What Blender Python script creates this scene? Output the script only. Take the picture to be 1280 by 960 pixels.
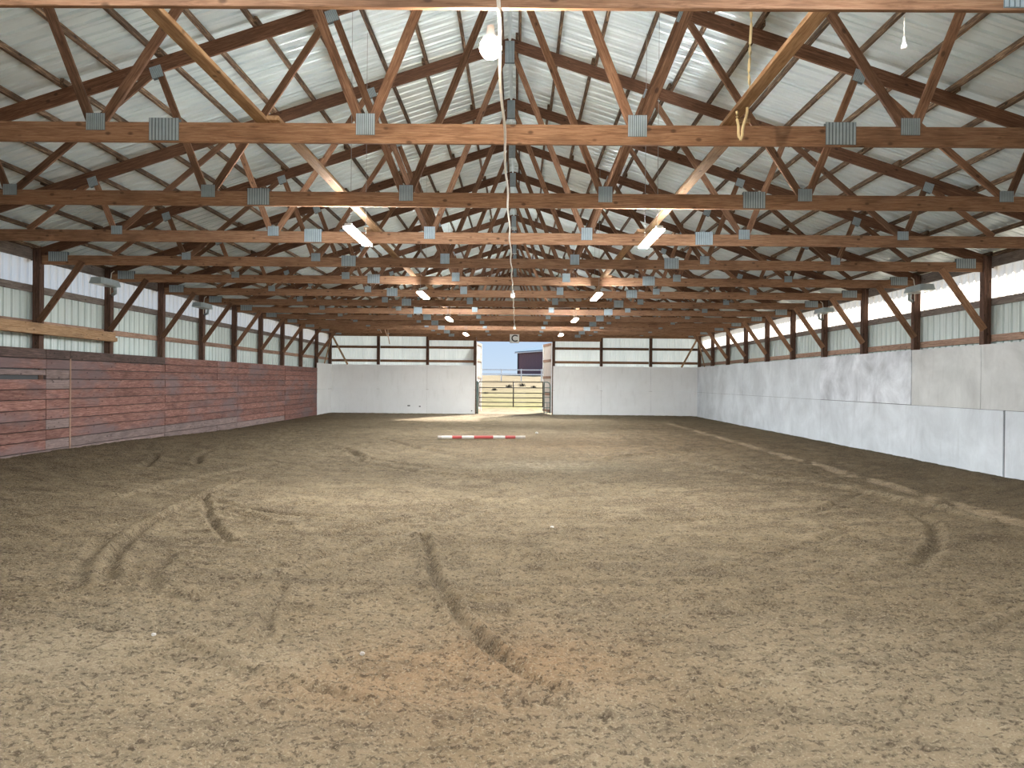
import bpy, math, random
import numpy as np
from mathutils import Vector, Matrix

for o in list(bpy.data.objects):
    bpy.data.objects.remove(o)
random.seed(11)
rng = np.random.default_rng(5)
C = bpy.context.scene.collection
FT = 0.3048
def V(x, y, z):
    return Vector((x * FT, y * FT, z * FT))

# ------------------------------------------------------------------ camera
EYE = V(0.57, 0, 5.35)
d = Vector((7.0, 3.0, -900.0)).normalized()            # world +Y seen by the camera
u = Vector((0.0092, 1.0, 0.0)); u = (u - d * u.dot(d)).normalized()   # world +Z
r = d.cross(u)                                         # world +X
RC = Matrix((r, d, u))                                 # camera -> world
cam_d = bpy.data.cameras.new('camera'); cam = bpy.data.objects.new('camera', cam_d); C.objects.link(cam)
cam_d.sensor_width = 36.0; cam_d.lens = 900 * 36.0 / 1280.0
cam_d.clip_start = 0.05; cam_d.clip_end = 3000
cam.matrix_world = Matrix.Translation(EYE) @ RC.to_4x4()
bpy.context.scene.camera = cam
sc = bpy.context.scene
sc.view_settings.view_transform = 'Standard'
sc.view_settings.look = 'None'
sc.view_settings.gamma = 1.0
sc.view_settings.use_curve_mapping = False
sc.view_settings.exposure = 0.84

# ------------------------------------------------------------------ sky and sun
w = bpy.data.worlds.new('sky'); sc.world = w; w.use_nodes = True
nt = w.node_tree; nt.nodes.clear()
out = nt.nodes.new('ShaderNodeOutputWorld'); bg = nt.nodes.new('ShaderNodeBackground')
tc = nt.nodes.new('ShaderNodeTexCoord'); sp = nt.nodes.new('ShaderNodeSeparateXYZ')
cr = nt.nodes.new('ShaderNodeValToRGB')
nt.links.new(tc.outputs['Generated'], sp.inputs[0]); nt.links.new(sp.outputs['Z'], cr.inputs[0])
cr.color_ramp.elements[0].position = 0.0; cr.color_ramp.elements[0].color = (0.68, 0.83, 1.0, 1)
cr.color_ramp.elements[1].position = 0.75; cr.color_ramp.elements[1].color = (0.30, 0.50, 0.92, 1)
e = cr.color_ramp.elements.new(0.12); e.color = (0.47, 0.68, 0.98, 1)
nt.links.new(cr.outputs[0], bg.inputs[0]); bg.inputs[1].default_value = 0.52
nt.links.new(bg.outputs[0], out.inputs[0])
sun_d = bpy.data.lights.new('sun', 'SUN'); sun_d.energy = 12.0; sun_d.angle = 0.01; sun_d.color = (1.0, 0.94, 0.84)
sun = bpy.data.objects.new('sun', sun_d); C.objects.link(sun)
SUN = Vector((10.3, 21.5, 11.7)).normalized()
sun.rotation_euler = SUN.to_track_quat('Z', 'Y').to_euler()
sun.location = V(60, 160, 90)

# ------------------------------------------------------------------ materials
def mat(name):
    m = bpy.data.materials.new(name); m.use_nodes = True
    return m, m.node_tree, m.node_tree.nodes['Principled BSDF']
def node(nt, t, **k):
    n = nt.nodes.new(t)
    for a, b in k.items():
        setattr(n, a, b)
    return n
def ramp(nt, src, stops):
    n = nt.nodes.new('ShaderNodeValToRGB'); n.color_ramp.elements[0].position = stops[0][0]; n.color_ramp.elements[0].color = (*stops[0][1], 1)
    n.color_ramp.elements[1].position = stops[-1][0]; n.color_ramp.elements[1].color = (*stops[-1][1], 1)
    for p, c in stops[1:-1]:
        e = n.color_ramp.elements.new(p); e.color = (*c, 1)
    nt.links.new(src, n.inputs[0]); return n.outputs[0]
def noise(nt, vec, scale, detail=3, rough=0.5, dist=0.0):
    n = nt.nodes.new('ShaderNodeTexNoise'); n.inputs['Scale'].default_value = scale
    n.inputs['Detail'].default_value = detail; n.inputs['Roughness'].default_value = rough; n.inputs['Distortion'].default_value = dist
    if vec is not None: nt.links.new(vec, n.inputs['Vector'])
    return n.outputs['Fac']
def mapping(nt, vec, scale):
    n = nt.nodes.new('ShaderNodeMapping'); n.inputs['Scale'].default_value = scale; nt.links.new(vec, n.inputs['Vector']); return n
def mix(nt, a, b, fac, mode='MIX'):
    n = nt.nodes.new('ShaderNodeMix'); n.data_type = 'RGBA'; n.blend_type = mode
    for s, v in ((n.inputs[0], fac), (n.inputs[6], a), (n.inputs[7], b)):
        if hasattr(v, 'is_output'): nt.links.new(v, s)
        elif isinstance(v, (int, float)): s.default_value = v
        else: s.default_value = (*v, 1)
    return n.outputs[2]
def math_(nt, op, a, b):
    n = nt.nodes.new('ShaderNodeMath'); n.operation = op
    for s, v in ((n.inputs[0], a), (n.inputs[1], b)):
        if hasattr(v, 'is_output'): nt.links.new(v, s)
        else: s.default_value = v
    return n.outputs[0]
def bump(nt, bsdf, h, strength, dist=0.01):
    n = nt.nodes.new('ShaderNodeBump'); n.inputs['Strength'].default_value = strength; n.inputs['Distance'].default_value = dist
    nt.links.new(h, n.inputs['Height']); nt.links.new(n.outputs[0], bsdf.inputs['Normal'])

def wood(name, dark, mid, light, var=0.25, knots=0.7, stain=None):
    m, nt, b = mat(name)
    tc = node(nt, 'ShaderNodeTexCoord'); oi = node(nt, 'ShaderNodeObjectInfo')
    off = node(nt, 'ShaderNodeVectorMath', operation='ADD')
    sc_ = node(nt, 'ShaderNodeVectorMath', operation='SCALE')
    cmb = node(nt, 'ShaderNodeCombineXYZ')
    for i in range(3): nt.links.new(oi.outputs['Random'], cmb.inputs[i])
    nt.links.new(cmb.outputs[0], sc_.inputs[0]); sc_.inputs['Scale'].default_value = 37.0
    nt.links.new(tc.outputs['Object'], off.inputs[0]); nt.links.new(sc_.outputs[0], off.inputs[1])
    mp = mapping(nt, off.outputs[0], (0.9, 14, 14)).outputs[0]
    g = noise(nt, mp, 4.2, 6, 0.7, 0.8)
    col = ramp(nt, g, [(0.33, dark), (0.5, mid), (0.68, light)])
    # broad weathering along the board
    wth = noise(nt, mapping(nt, off.outputs[0], (0.8, 2.0, 2.0)).outputs[0], 2.0, 3, 0.6)
    col = mix(nt, col, tuple(c * 0.55 for c in dark), ramp(nt, wth, [(0.52, (0, 0, 0)), (0.78, (0.6, 0.6, 0.6))]))
    if stain:
        st = noise(nt, mapping(nt, node(nt, 'ShaderNodeNewGeometry').outputs['Position'], (0.5, 0.45, 1.3)).outputs[0], 1.1, 5, 0.62)
        col = mix(nt, col, stain, ramp(nt, st, [(0.48, (0, 0, 0)), (0.62, (0.8, 0.8, 0.8))]))
    vo = node(nt, 'ShaderNodeTexVoronoi'); vo.inputs['Scale'].default_value = 4.6
    nt.links.new(mapping(nt, off.outputs[0], (1.0, 1.6, 1.6)).outputs[0], vo.inputs['Vector'])
    kn = ramp(nt, vo.outputs['Distance'], [(0.09, (knots,) * 3), (0.17, (0, 0, 0))])
    col = mix(nt, col, tuple(c * 0.35 for c in dark), kn)
    hsv = node(nt, 'ShaderNodeHueSaturation')
    val = node(nt, 'ShaderNodeMapRange'); val.inputs[3].default_value = 1 - var; val.inputs[4].default_value = 1 + var
    nt.links.new(oi.outputs['Random'], val.inputs[0]); nt.links.new(val.outputs[0], hsv.inputs['Value'])
    nt.links.new(col, hsv.inputs['Color'])
    nt.links.new(hsv.outputs[0], b.inputs['Base Color'])
    b.inputs['Roughness'].default_value = 0.72
    b.inputs['Specular IOR Level'].default_value = 0.25
    bump(nt, b, g, 0.35, 0.004)
    return m
M = {}
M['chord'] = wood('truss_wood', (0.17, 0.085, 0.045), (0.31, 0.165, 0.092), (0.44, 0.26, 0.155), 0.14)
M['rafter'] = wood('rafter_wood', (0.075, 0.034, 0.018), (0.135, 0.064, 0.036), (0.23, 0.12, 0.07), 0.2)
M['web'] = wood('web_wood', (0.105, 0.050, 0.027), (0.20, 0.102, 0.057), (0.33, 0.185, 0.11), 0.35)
M['yellow'] = wood('fresh_pine', (0.25, 0.14, 0.07), (0.39, 0.235, 0.125), (0.52, 0.35, 0.21), 0.15)
M['purlin'] = wood('purlin_wood', (0.028, 0.018, 0.012), (0.10, 0.058, 0.034), (0.40, 0.27, 0.165), 0.35, 0.8)
M['post'] = wood('post_wood', (0.06, 0.032, 0.020), (0.115, 0.060, 0.040), (0.21, 0.12, 0.085), 0.2)
M['girt'] = wood('girt_wood', (0.22, 0.13, 0.085), (0.34, 0.21, 0.15), (0.50, 0.34, 0.25), 0.2)
M['greygirt'] = wood('weathered_girt', (0.13, 0.10, 0.085), (0.21, 0.17, 0.145), (0.32, 0.27, 0.235), 0.15)
M['red'] = wood('red_plank', (0.115, 0.050, 0.037), (0.245, 0.114, 0.090), (0.42, 0.235, 0.19), 0.17, 0.5, (0.19, 0.135, 0.135))
M['greywood'] = wood('grey_plank', (0.13, 0.092, 0.085), (0.23, 0.165, 0.15), (0.34, 0.25, 0.225), 0.15)
M['darkwood'] = wood('dark_cap_plank', (0.05, 0.035, 0.030), (0.10, 0.062, 0.052), (0.19, 0.12, 0.10), 0.15)

def metal_sheet(name, c0, c1, metallic, rough, streak=0.0):
    m, nt, b = mat(name)
    tc = node(nt, 'ShaderNodeTexCoord'); oi = node(nt, 'ShaderNodeObjectInfo')
    n1 = noise(nt, mapping(nt, tc.outputs['Object'], (0.7, 0.7, 0.7)).outputs[0], 1.3, 4, 0.6)
    c = ramp(nt, n1, [(0.35, c0), (0.65, c1)])
    hsv = node(nt, 'ShaderNodeHueSaturation')
    val = node(nt, 'ShaderNodeMapRange'); val.inputs[3].default_value = 0.92; val.inputs[4].default_value = 1.06
    nt.links.new(oi.outputs['Random'], val.inputs[0]); nt.links.new(val.outputs[0], hsv.inputs['Value'])
    nt.links.new(c, hsv.inputs['Color']); nt.links.new(hsv.outputs[0], b.inputs['Base Color'])
    b.inputs['Metallic'].default_value = metallic; b.inputs['Roughness'].default_value = rough
    return m
M['roof'] = metal_sheet('galvanised_roofing', (0.70, 0.79, 0.80), (0.83, 0.90, 0.90), 0.4, 0.33)
M['siding'] = metal_sheet('pale_green_siding', (0.62, 0.70, 0.67), (0.70, 0.77, 0.74), 0.0, 0.5)
M['whitesiding'] = metal_sheet('white_siding', (0.78, 0.80, 0.79), (0.86, 0.87, 0.86), 0.0, 0.5)
M['endsiding'] = metal_sheet('end_wall_fibre_siding', (0.78, 0.81, 0.80), (0.86, 0.88, 0.87), 0.0, 0.5)
_nt = M['endsiding'].node_tree; _t = _nt.nodes.new('ShaderNodeBsdfTranslucent'); _t.inputs[0].default_value = (0.80, 0.93, 0.98, 1)
_m = _nt.nodes.new('ShaderNodeMixShader'); _m.inputs[0].default_value = 0.065
_nt.links.new(_nt.nodes['Principled BSDF'].outputs[0], _m.inputs[1]); _nt.links.new(_t.outputs[0], _m.inputs[2]); _nt.links.new(_m.outputs[0], _nt.nodes['Material Output'].inputs[0])

def translucent(name, col):
    m, nt, b = mat(name)
    o = nt.nodes['Material Output']
    t = node(nt, 'ShaderNodeBsdfTranslucent'); t.inputs[0].default_value = (*col, 1)
    b.inputs['Base Color'].default_value = (0.8, 0.8, 0.78, 1); b.inputs['Roughness'].default_value = 0.4
    mx = node(nt, 'ShaderNodeMixShader'); mx.inputs[0].default_value = 0.92
    nt.links.new(b.outputs[0], mx.inputs[1]); nt.links.new(t.outputs[0], mx.inputs[2])
    tr = node(nt, 'ShaderNodeBsdfTransparent'); tr.inputs[0].default_value = (1.0, 0.95, 0.88, 1)
    m2 = node(nt, 'ShaderNodeMixShader'); m2.inputs[0].default_value = 0.25
    nt.links.new(mx.outputs[0], m2.inputs[1]); nt.links.new(tr.outputs[0], m2.inputs[2]); nt.links.new(m2.outputs[0], o.inputs[0])
    return m
M['fibre'] = translucent('translucent_fibreglass', (1.0, 0.95, 0.89))

def plywood(name, c0, c1, dirt):
    m, nt, b = mat(name)
    tc = node(nt, 'ShaderNodeTexCoord'); geo = node(nt, 'ShaderNodeNewGeometry')
    P = geo.outputs['Position']
    n1 = noise(nt, P, 0.9, 5, 0.65, 0.4)
    n2 = noise(nt, mapping(nt, P, (6, 6, 1.2)).outputs[0], 1.1, 4, 0.6)
    c = ramp(nt, n1, [(0.32, c0), (0.66, c1)])
    c = mix(nt, c, dirt, ramp(nt, n2, [(0.55, (0, 0, 0)), (0.85, (0.35, 0.35, 0.35))]))
    n3 = noise(nt, P, 30, 3, 0.7)
    c = mix(nt, c, dirt, ramp(nt, n3, [(0.62, (0, 0, 0)), (0.8, (0.4, 0.4, 0.4))]))
    nt.links.new(c, b.inputs['Base Color'])
    nt.links.new(ramp(nt, n1, [(0.3, (0.6,) * 3), (0.7, (0.36,) * 3)]), b.inputs['Roughness'])
    bump(nt, b, n2, 0.25, 0.006)
    return m
M['wallR'] = plywood('painted_plywood_grey', (0.56, 0.58, 0.60), (0.76, 0.79, 0.82), (0.38, 0.38, 0.38))
M['wallU'] = plywood('painted_plywood_worn', (0.48, 0.475, 0.455), (0.68, 0.675, 0.65), (0.33, 0.31, 0.28))
M['wallGloss'] = plywood('painted_plywood_patchy', (0.40, 0.41, 0.43), (0.88, 0.90, 0.94), (0.3, 0.3, 0.31))
M['wallB'] = plywood('painted_plywood_white', (0.86, 0.85, 0.83), (0.92, 0.915, 0.90), (0.62, 0.60, 0.56))

def flat(name, col, rough=0.5, metallic=0.0, emit=None, es=0.0):
    m, nt, b = mat(name)
    tc = node(nt, 'ShaderNodeTexCoord')
    n = noise(nt, tc.outputs['Object'], 9.0, 3)
    c = ramp(nt, n, [(0.3, tuple(x * 0.88 for x in col)), (0.7, tuple(min(1, x * 1.08) for x in col))])
    nt.links.new(c, b.inputs['Base Color'])
    b.inputs['Roughness'].default_value = rough; b.inputs['Metallic'].default_value = metallic
    if emit:
        b.inputs['Emission Color'].default_value = (*emit, 1); b.inputs['Emission Strength'].default_value = es
    return m
M['plate'] = flat('galvanised_plate', (0.46, 0.54, 0.58), 0.42, 0.35)
M['plateslot'] = flat('plate_slots', (0.16, 0.20, 0.22), 0.6, 0.2)
M['lampwhite'] = flat('white_enamel', (0.82, 0.82, 0.80), 0.35)
M['tube'] = flat('led_diffuser', (0.9, 0.9, 0.9), 0.4, 0, (0.92, 0.97, 1.0), 370.0)
M['filltube'] = flat('fill_light_diffuser', (0.9, 0.9, 0.9), 0.4, 0, (0.94, 0.97, 1.0), 215.0)  # emission for the added unseen fill lights
M['bulb'] = flat('lit_bulb', (0.95, 0.9, 0.8), 0.3, 0, (1.0, 0.90, 0.76), 800.0)
M['offbulb'] = flat('dim_bulb', (0.9, 0.88, 0.82), 0.3, 0, (1.0, 0.95, 0.85), 0.5)
M['wire'] = flat('steel_wire', (0.35, 0.35, 0.35), 0.5, 0.6)
M['conduit'] = flat('white_cord', (0.78, 0.72, 0.62), 0.5)
M['rope'] = flat('yellow_rope', (0.80, 0.64, 0.36), 0.8)
M['flood'] = flat('grey_housing', (0.40, 0.46, 0.47), 0.45, 0.3)
M['gatesteel'] = flat('dark_gate_tube', (0.045, 0.04, 0.035), 0.5, 0.3)
M['gategreen'] = flat('green_gate_tube', (0.15, 0.22, 0.20), 0.5, 0.3)
M['black'] = flat('black_paint', (0.02, 0.02, 0.022), 0.5)
M['signwhite'] = flat('sign_white', (0.92, 0.92, 0.92), 0.5)
M['polered'] = flat('red_paint', (0.36, 0.035, 0.03), 0.6)
M['polewhite'] = flat('white_paint', (0.55, 0.52, 0.47), 0.6)
M['polegrey'] = flat('worn_pole_end', (0.40, 0.35, 0.30), 0.8)
M['vinyl'] = flat('white_vinyl', (0.85, 0.86, 0.88), 0.4)
M['barnwall'] = flat('barn_red_steel', (0.17, 0.075, 0.10), 0.5)
M['barnroof'] = flat('barn_blue_steel', (0.10, 0.20, 0.28), 0.5)
M['barntrim'] = flat('barn_white_trim', (0.8, 0.8, 0.82), 0.5)
M['doorskin'] = metal_sheet('door_skin', (0.55, 0.50, 0.47), (0.63, 0.57, 0.53), 0.0, 0.5)
M['weed'] = flat('dry_weed', (0.10, 0.085, 0.06), 0.9)
M['concrete'] = flat('rub_hole', (0.03, 0.03, 0.03), 0.9)

# ------------------------------------------------------------------ helpers
def empty(name, loc, label=None, cat=None, group=None, kind=None):
    o = bpy.data.objects.new(name, None); C.objects.link(o); o.location = loc
    o.empty_display_size = 0.1
    tag(o, label, cat, group, kind); return o
def tag(o, label=None, cat=None, group=None, kind=None):
    if label: o['label'] = label
    if cat: o['category'] = cat
    if group: o['group'] = group
    if kind: o['kind'] = kind
    return o
def link(name, me, material, parent=None, loc=(0, 0, 0), rot=None):
    o = bpy.data.objects.new(name, me); C.objects.link(o)
    if material is not None and not me.materials: me.materials.append(material)
    loc = Vector(loc)
    if parent is not None:
        o.parent = parent; loc = loc - parent_world(parent)
    o.location = loc
    if rot is not None: o.rotation_euler = rot
    return o
def parent_world(p):
    v = Vector((0, 0, 0))
    while p is not None:
        v = v + p.location; p = p.parent
    return v
def mesh(name, verts, faces, smooth=False):
    me = bpy.data.meshes.new(name); me.from_pydata([tuple(v) for v in verts], [], faces); me.update()
    if smooth:
        me.polygons.foreach_set('use_smooth', [True] * len(me.polygons))
    return me
BOX_F = [(0, 3, 2, 1), (4, 5, 6, 7), (0, 1, 5, 4), (1, 2, 6, 5), (2, 3, 7, 6), (3, 0, 4, 7)]
def box_v(x0, x1, y0, y1, z0, z1):
    return [(x0, y0, z0), (x1, y0, z0), (x1, y1, z0), (x0, y1, z0), (x0, y0, z1), (x1, y0, z1), (x1, y1, z1), (x0, y1, z1)]
class MB:
    def __init__(s): s.v = []; s.f = []
    def add(s, v, f):
        n = len(s.v); s.v += [tuple(x) for x in v]; s.f += [tuple(i + n for i in q) for q in f]; return s
    def box(s, x0, x1, y0, y1, z0, z1): return s.add(box_v(x0, x1, y0, y1, z0, z1), BOX_F)
    def tube(s, pts, r, n=8, cap=True):
        pts = [Vector(p) for p in pts]; rings = []
        rr = r if isinstance(r, (list, tuple)) else [r] * len(pts)
        for i, p in enumerate(pts):
            t = (pts[min(i + 1, len(pts) - 1)] - pts[max(i - 1, 0)]).normalized()
            a = t.cross(Vector((0, 0, 1)))
            if a.length < 1e-3: a = t.cross(Vector((1, 0, 0)))
            a.normalize(); b = a.cross(t).normalized()
            rings.append([p + (a * math.cos(2 * math.pi * k / n) + b * math.sin(2 * math.pi * k / n)) * rr[i] for k in range(n)])
        v = [q for ring in rings for q in ring]; f = []
        for i in range(len(pts) - 1):
            for k in range(n):
                f.append((i * n + k, i * n + (k + 1) % n, (i + 1) * n + (k + 1) % n, (i + 1) * n + k))
        if cap:
            f.append(tuple(range(n))[::-1]); f.append(tuple((len(pts) - 1) * n + k for k in range(n)))
        return s.add(v, f)
    def lathe(s, prof, c=(0, 0, 0), n=16):
        v = []; f = []
        for (rad, z) in prof:
            for k in range(n):
                a = 2 * math.pi * k / n; v.append((c[0] + rad * math.cos(a), c[1] + rad * math.sin(a), c[2] + z))
        for i in range(len(prof) - 1):
            for k in range(n):
                f.append((i * n + k, i * n + (k + 1) % n, (i + 1) * n + (k + 1) % n, (i + 1) * n + k))
        return s.add(v, f)
    def build(s, name, material, parent=None, loc=(0, 0, 0), rot=None, smooth=False):
        me = mesh(name, s.v, s.f, smooth)
        return link(name, me, material, parent, loc, rot)
cache = {}
def board(name, p0, p1, wid, thk, material, parent=None, up=(0, 0, 1), ext=0.0):
    """straight board p0->p1 (feet); wid across 'up', thk the other way; chamfered long edges"""
    a = V(*p0); b = V(*p1); x = (b - a); L = x.length + ext * FT * 2; x.normalize()
    upv = Vector(up); y = upv.cross(x)
    if y.length < 1e-4: y = Vector((0, 1, 0)).cross(x)
    y.normalize(); z = x.cross(y).normalized()
    key = (round(L, 3), wid, thk, material.name)
    if key not in cache:
        h = wid * FT / 2; t = thk * FT / 2; c = min(0.004, t * 0.3)
        sec = [(-t + c, -h), (t - c, -h), (t, -h + c), (t, h - c), (t - c, h), (-t + c, h), (-t, h - c), (-t, -h + c)]
        v = [(-L / 2, p, q) for p, q in sec] + [(L / 2, p, q) for p, q in sec]
        f = [tuple(range(8))[::-1], tuple(range(8, 16))] + [(k, (k + 1) % 8, 8 + (k + 1) % 8, 8 + k) for k in range(8)]
        me = mesh(name, v, f); me.materials.append(material); cache[key] = me
    R = Matrix((x, y, z)).transposed()
    return link(name, cache[key], None, parent, (a + b) / 2, R.to_euler())
def ground_at(px, py, z=0.0):
    """world point (feet) on the plane height z under a photograph pixel"""
    q = RC @ Vector(((px - 640) / 900.0, -(py - 480) / 900.0, -1.0))
    t = (z * FT - EYE.z) / q.z
    p = EYE + q * t
    return p / FT

FRONT, BACK = -20.0, 118.0
ST = [22.0 + 8 * i for i in range(-1, 13)]
NTH = ['nearest', 'second', 'third', 'fourth', 'fifth', 'sixth', 'seventh', 'eighth', 'ninth', 'tenth', 'eleventh', 'twelfth', 'thirteenth', 'fourteenth']
CB, CT = 12.58, 13.18              # bottom chord underside / top (ft above sand)
RK = 23.45                         # top edge of top chords at the ridge
SL = 0.325
def rafter_top(x): return RK - SL * abs(x)
def rafter_bot(x): return RK - 0.636 - SL * abs(x)

# ------------------------------------------------------------------ floor (sand)
def vnoise(x, y, seed):
    r_ = np.random.default_rng(seed); T = r_.random((256, 256))
    xi = np.floor(x).astype(int); yi = np.floor(y).astype(int); fx = x - xi; fy = y - yi
    fx = fx * fx * (3 - 2 * fx); fy = fy * fy * (3 - 2 * fy)
    a = T[xi % 256, yi % 256]; b = T[(xi + 1) % 256, yi % 256]; c = T[xi % 256, (yi + 1) % 256]; d_ = T[(xi + 1) % 256, (yi + 1) % 256]
    return (a * (1 - fx) + b * fx) * (1 - fy) + (c * (1 - fx) + d_ * fx) * fy - 0.5
def bank(x, y):                    # sand thrown up against the left wall near the camera
    k = np.clip((78 - y) / 28, 0, 1); k = k * k * (3 - 2 * k)
    return 0.52 * k * np.clip((-x - 14) / 16, 0, 1) ** 1.6
ny, nx = 900, 620
ty = np.linspace(0, 1, ny); ys = 6.0 + (BACK + 0.3 - 6.0) * (np.exp(2.9 * ty) - 1) / (math.exp(2.9) - 1)
ys = np.concatenate([np.linspace(FRONT, 5.8, 14), ys]); ny = len(ys)
tx = np.linspace(-1, 1, nx); xs = 29.95 * (0.38 * tx + 0.62 * tx ** 3)
X, Y = np.meshgrid(xs, ys)
Z = bank(X, Y)
tracks = [
 ([(135, 728), (140, 700), (155, 680), (185, 655), (225, 635), (265, 615), (300, 600)], 0.30, 0.15),
 ([(255, 622), (260, 645), (272, 663), (290, 677)], 0.26, 0.14),
 ([(530, 670), (543, 725), (570, 765), (600, 800), (650, 838), (700, 862)], 0.24, 0.13),
 ([(330, 795), (338, 760), (355, 735)], 0.20, 0.10),
 ([(215, 800), (300, 832), (400, 862), (470, 880)], 0.20, 0.08),
 ([(265, 634), (330, 648), (362, 658)], 0.28, 0.10),
 ([(870, 580), (960, 598), (1060, 610), (1150, 628), (1240, 650)], 0.4, -0.10),
 ([(1148, 706), (1172, 682), (1168, 655), (1140, 640)], 0.35, 0.09),
 ([(440, 562), (450, 577), (520, 590), (610, 596), (690, 592)], 0.5, 0.10),
 ([(230, 740), (400, 705), (500, 672), (640, 630), (760, 600)], 0.35, -0.07),
 ([(190, 738), (192, 715), (215, 690)], 0.3, 0.08),
 ([(90, 742), (98, 712), (125, 680)], 0.3, 0.06),
 ([(180, 588), (190, 580), (195, 573)], 0.35, 0.14),
 ([(245, 582), (248, 572), (262, 566)], 0.35, 0.12),
 ([(60, 880), (130, 850), (230, 800), (300, 770)], 0.16, 0.05),
 ([(700, 700), (820, 720), (960, 700), (1060, 660)], 0.4, 0.04),
 ([(640, 760), (820, 770), (1000, 740), (1120, 690)], 0.4, -0.04),
 ([(230, 760), (262, 735), (330, 712), (420, 690), (470, 672)], 0.28, 0.06),
 ([(330, 690), (440, 660), (545, 640), (640, 612)], 0.3, 0.07),
 ([(270, 625), (330, 640), (420, 646)], 0.3, 0.09),
 ([(150, 620), (240, 600), (340, 578)], 0.3, -0.08),
 ([(430, 560), (455, 572), (540, 586), (640, 590)], 0.35, 0.10),
 ([(480, 548), (520, 560), (600, 570), (760, 572), (900, 560)], 0.4, 0.08),
 ([(560, 840), (640, 870), (760, 895)], 0.16, 0.05),
 ([(860, 870), (1000, 845), (1180, 800), (1270, 760)], 0.25, -0.05),
 ([(700, 640), (860, 650), (1020, 640), (1080, 615), (1020, 590)], 0.35, 0.06),
 ([(920, 575), (950, 590), (1010, 596)], 0.3, 0.08),
 ([(520, 560), (600, 575), (760, 575), (860, 560)], 0.7, 0.05)]
groove = np.zeros_like(X)
for pts, wd, dp in tracks:
    P = [ground_at(*p) for p in pts]
    best = np.full(X.shape, 1e9)
    lo = (min(p.x for p in P) - 2, max(p.x for p in P) + 2, min(p.y for p in P) - 2, max(p.y for p in P) + 2)
    for a, b in zip(P[:-1], P[1:]):
        dx, dy = b.x - a.x, b.y - a.y; t = np.clip(((X - a.x) * dx + (Y - a.y) * dy) / (dx * dx + dy * dy), 0, 1)
        best = np.minimum(best, np.hypot(X - a.x - t * dx, Y - a.y - t * dy))
    best = np.abs(best + 0.13 * vnoise(X * 1.6, Y * 1.6, 77) + 0.05 * vnoise(X * 6, Y * 6, 78)); wd = wd * .6; dp = dp * 1.35
    g = np.exp(-(best / wd) ** 2) - 0.55 * np.exp(-((best - 1.9 * wd) / (0.9 * wd)) ** 2)
    Z -= dp * g * (0.9 + 0.5 * vnoise(X * 1.3, Y * 1.3, 31)); groove += np.sign(dp) * np.clip(g, 0, 1) * min(1, abs(dp) * 6)
# rings left by horses and the harrow, hoof pocks, clods
R_ = np.hypot(X * 0.85, Y - 62); A_ = np.arctan2(Y - 62, X)
ring = vnoise(R_ * 1.25, A_ * 5, 1) * 0.055 + vnoise(R_ * 2.8, A_ * 9, 2) * 0.03
ring *= 0.5 + 1.2 * np.clip(vnoise(X * .08, Y * .08, 3) + 0.45, 0, 1)
big = vnoise(X * .35, Y * .35, 4) * 0.06
clod = vnoise(X * 2.1, Y * 2.1, 6) * 0.10 + vnoise(X * 4.7, Y * 4.3, 7) * 0.075 + vnoise(X * 9.3, Y * 9.9, 8) * 0.06 + (np.abs(vnoise(X * 15.3, Y * 13.9, 11)) * -0.11 + np.abs(vnoise(X * 27.3, Y * 24, 12)) * -0.07) * np.clip((40 - Y) / 20, 0, 1)
pock = -0.07 * np.clip(vnoise(X * 1.1 + 40, Y * 1.4, 9) - 0.22, 0, 1) * 6 * (0.5 + vnoise(X * 3, Y * 3, 10))
fade = np.clip((Y - 6) / 3, 0, 1)
Z += ring + big + (clod * 0.8 + pock * 0.5)
edge = 1 - np.clip((29.9 - np.abs(X)) / 1.0, 0, 1)
Z = np.where(X > 28.6, Z * 0.6 - 0.10 * np.clip((X - 28.8), 0, 1.2), Z)
Z *= np.where(Y < 5.9, 0.5, 1.0)
Z *= 1 - 0.6 * np.clip((Y - 116.5) / 1.5, 0, 1)
v = np.stack([X, Y, Z], -1).reshape(-1, 3) * FT
idx = np.arange(ny * nx).reshape(ny, nx)
q = np.stack([idx[:-1, :-1], idx[:-1, 1:], idx[1:, 1:], idx[1:, :-1]], -1).reshape(-1, 4)
me = bpy.data.meshes.new('floor'); me.vertices.add(len(v)); me.vertices.foreach_set('co', v.ravel())
me.loops.add(q.size); me.loops.foreach_set('vertex_index', q.ravel().astype(np.int32))
me.polygons.add(len(q)); me.polygons.foreach_set('loop_start', np.arange(0, q.size, 4, dtype=np.int32))
me.polygons.foreach_set('use_smooth', np.ones(len(q), bool))
me.update(); me.validate()
# footing mix plus painted light: x = darker sand, y = orange sand, z = pale gravel, lightened sand
def blob(cx, cy, rx, ry): return np.exp(-((X - cx) / rx) ** 2 - ((Y - cy) / ry) ** 2)
dark_tone = np.clip(0.46 * np.clip((Y - 14) / 34, 0, 1) * (1 - .6 * blob(0, 112, 14, 8)) + np.clip((X - 28.7) / .5, 0, 1) * 1.4 + .5 * np.clip((-X - 29.2) / .5, 0, 1)  # darker with distance to offset strong lamps, eased at sun patch; darker wall bases
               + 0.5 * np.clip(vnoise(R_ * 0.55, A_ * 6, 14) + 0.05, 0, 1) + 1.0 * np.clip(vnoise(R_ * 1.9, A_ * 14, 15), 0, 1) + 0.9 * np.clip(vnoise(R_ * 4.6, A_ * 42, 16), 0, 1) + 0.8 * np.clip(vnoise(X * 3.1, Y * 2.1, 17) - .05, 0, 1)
               + 0.6 * np.clip(groove, 0, 1), 0, 1)  # grooves tinted darker
g1 = ground_at(690, 555); g2 = ground_at(640, 830); g3 = ground_at(690, 583); g4 = ground_at(450, 860)
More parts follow.
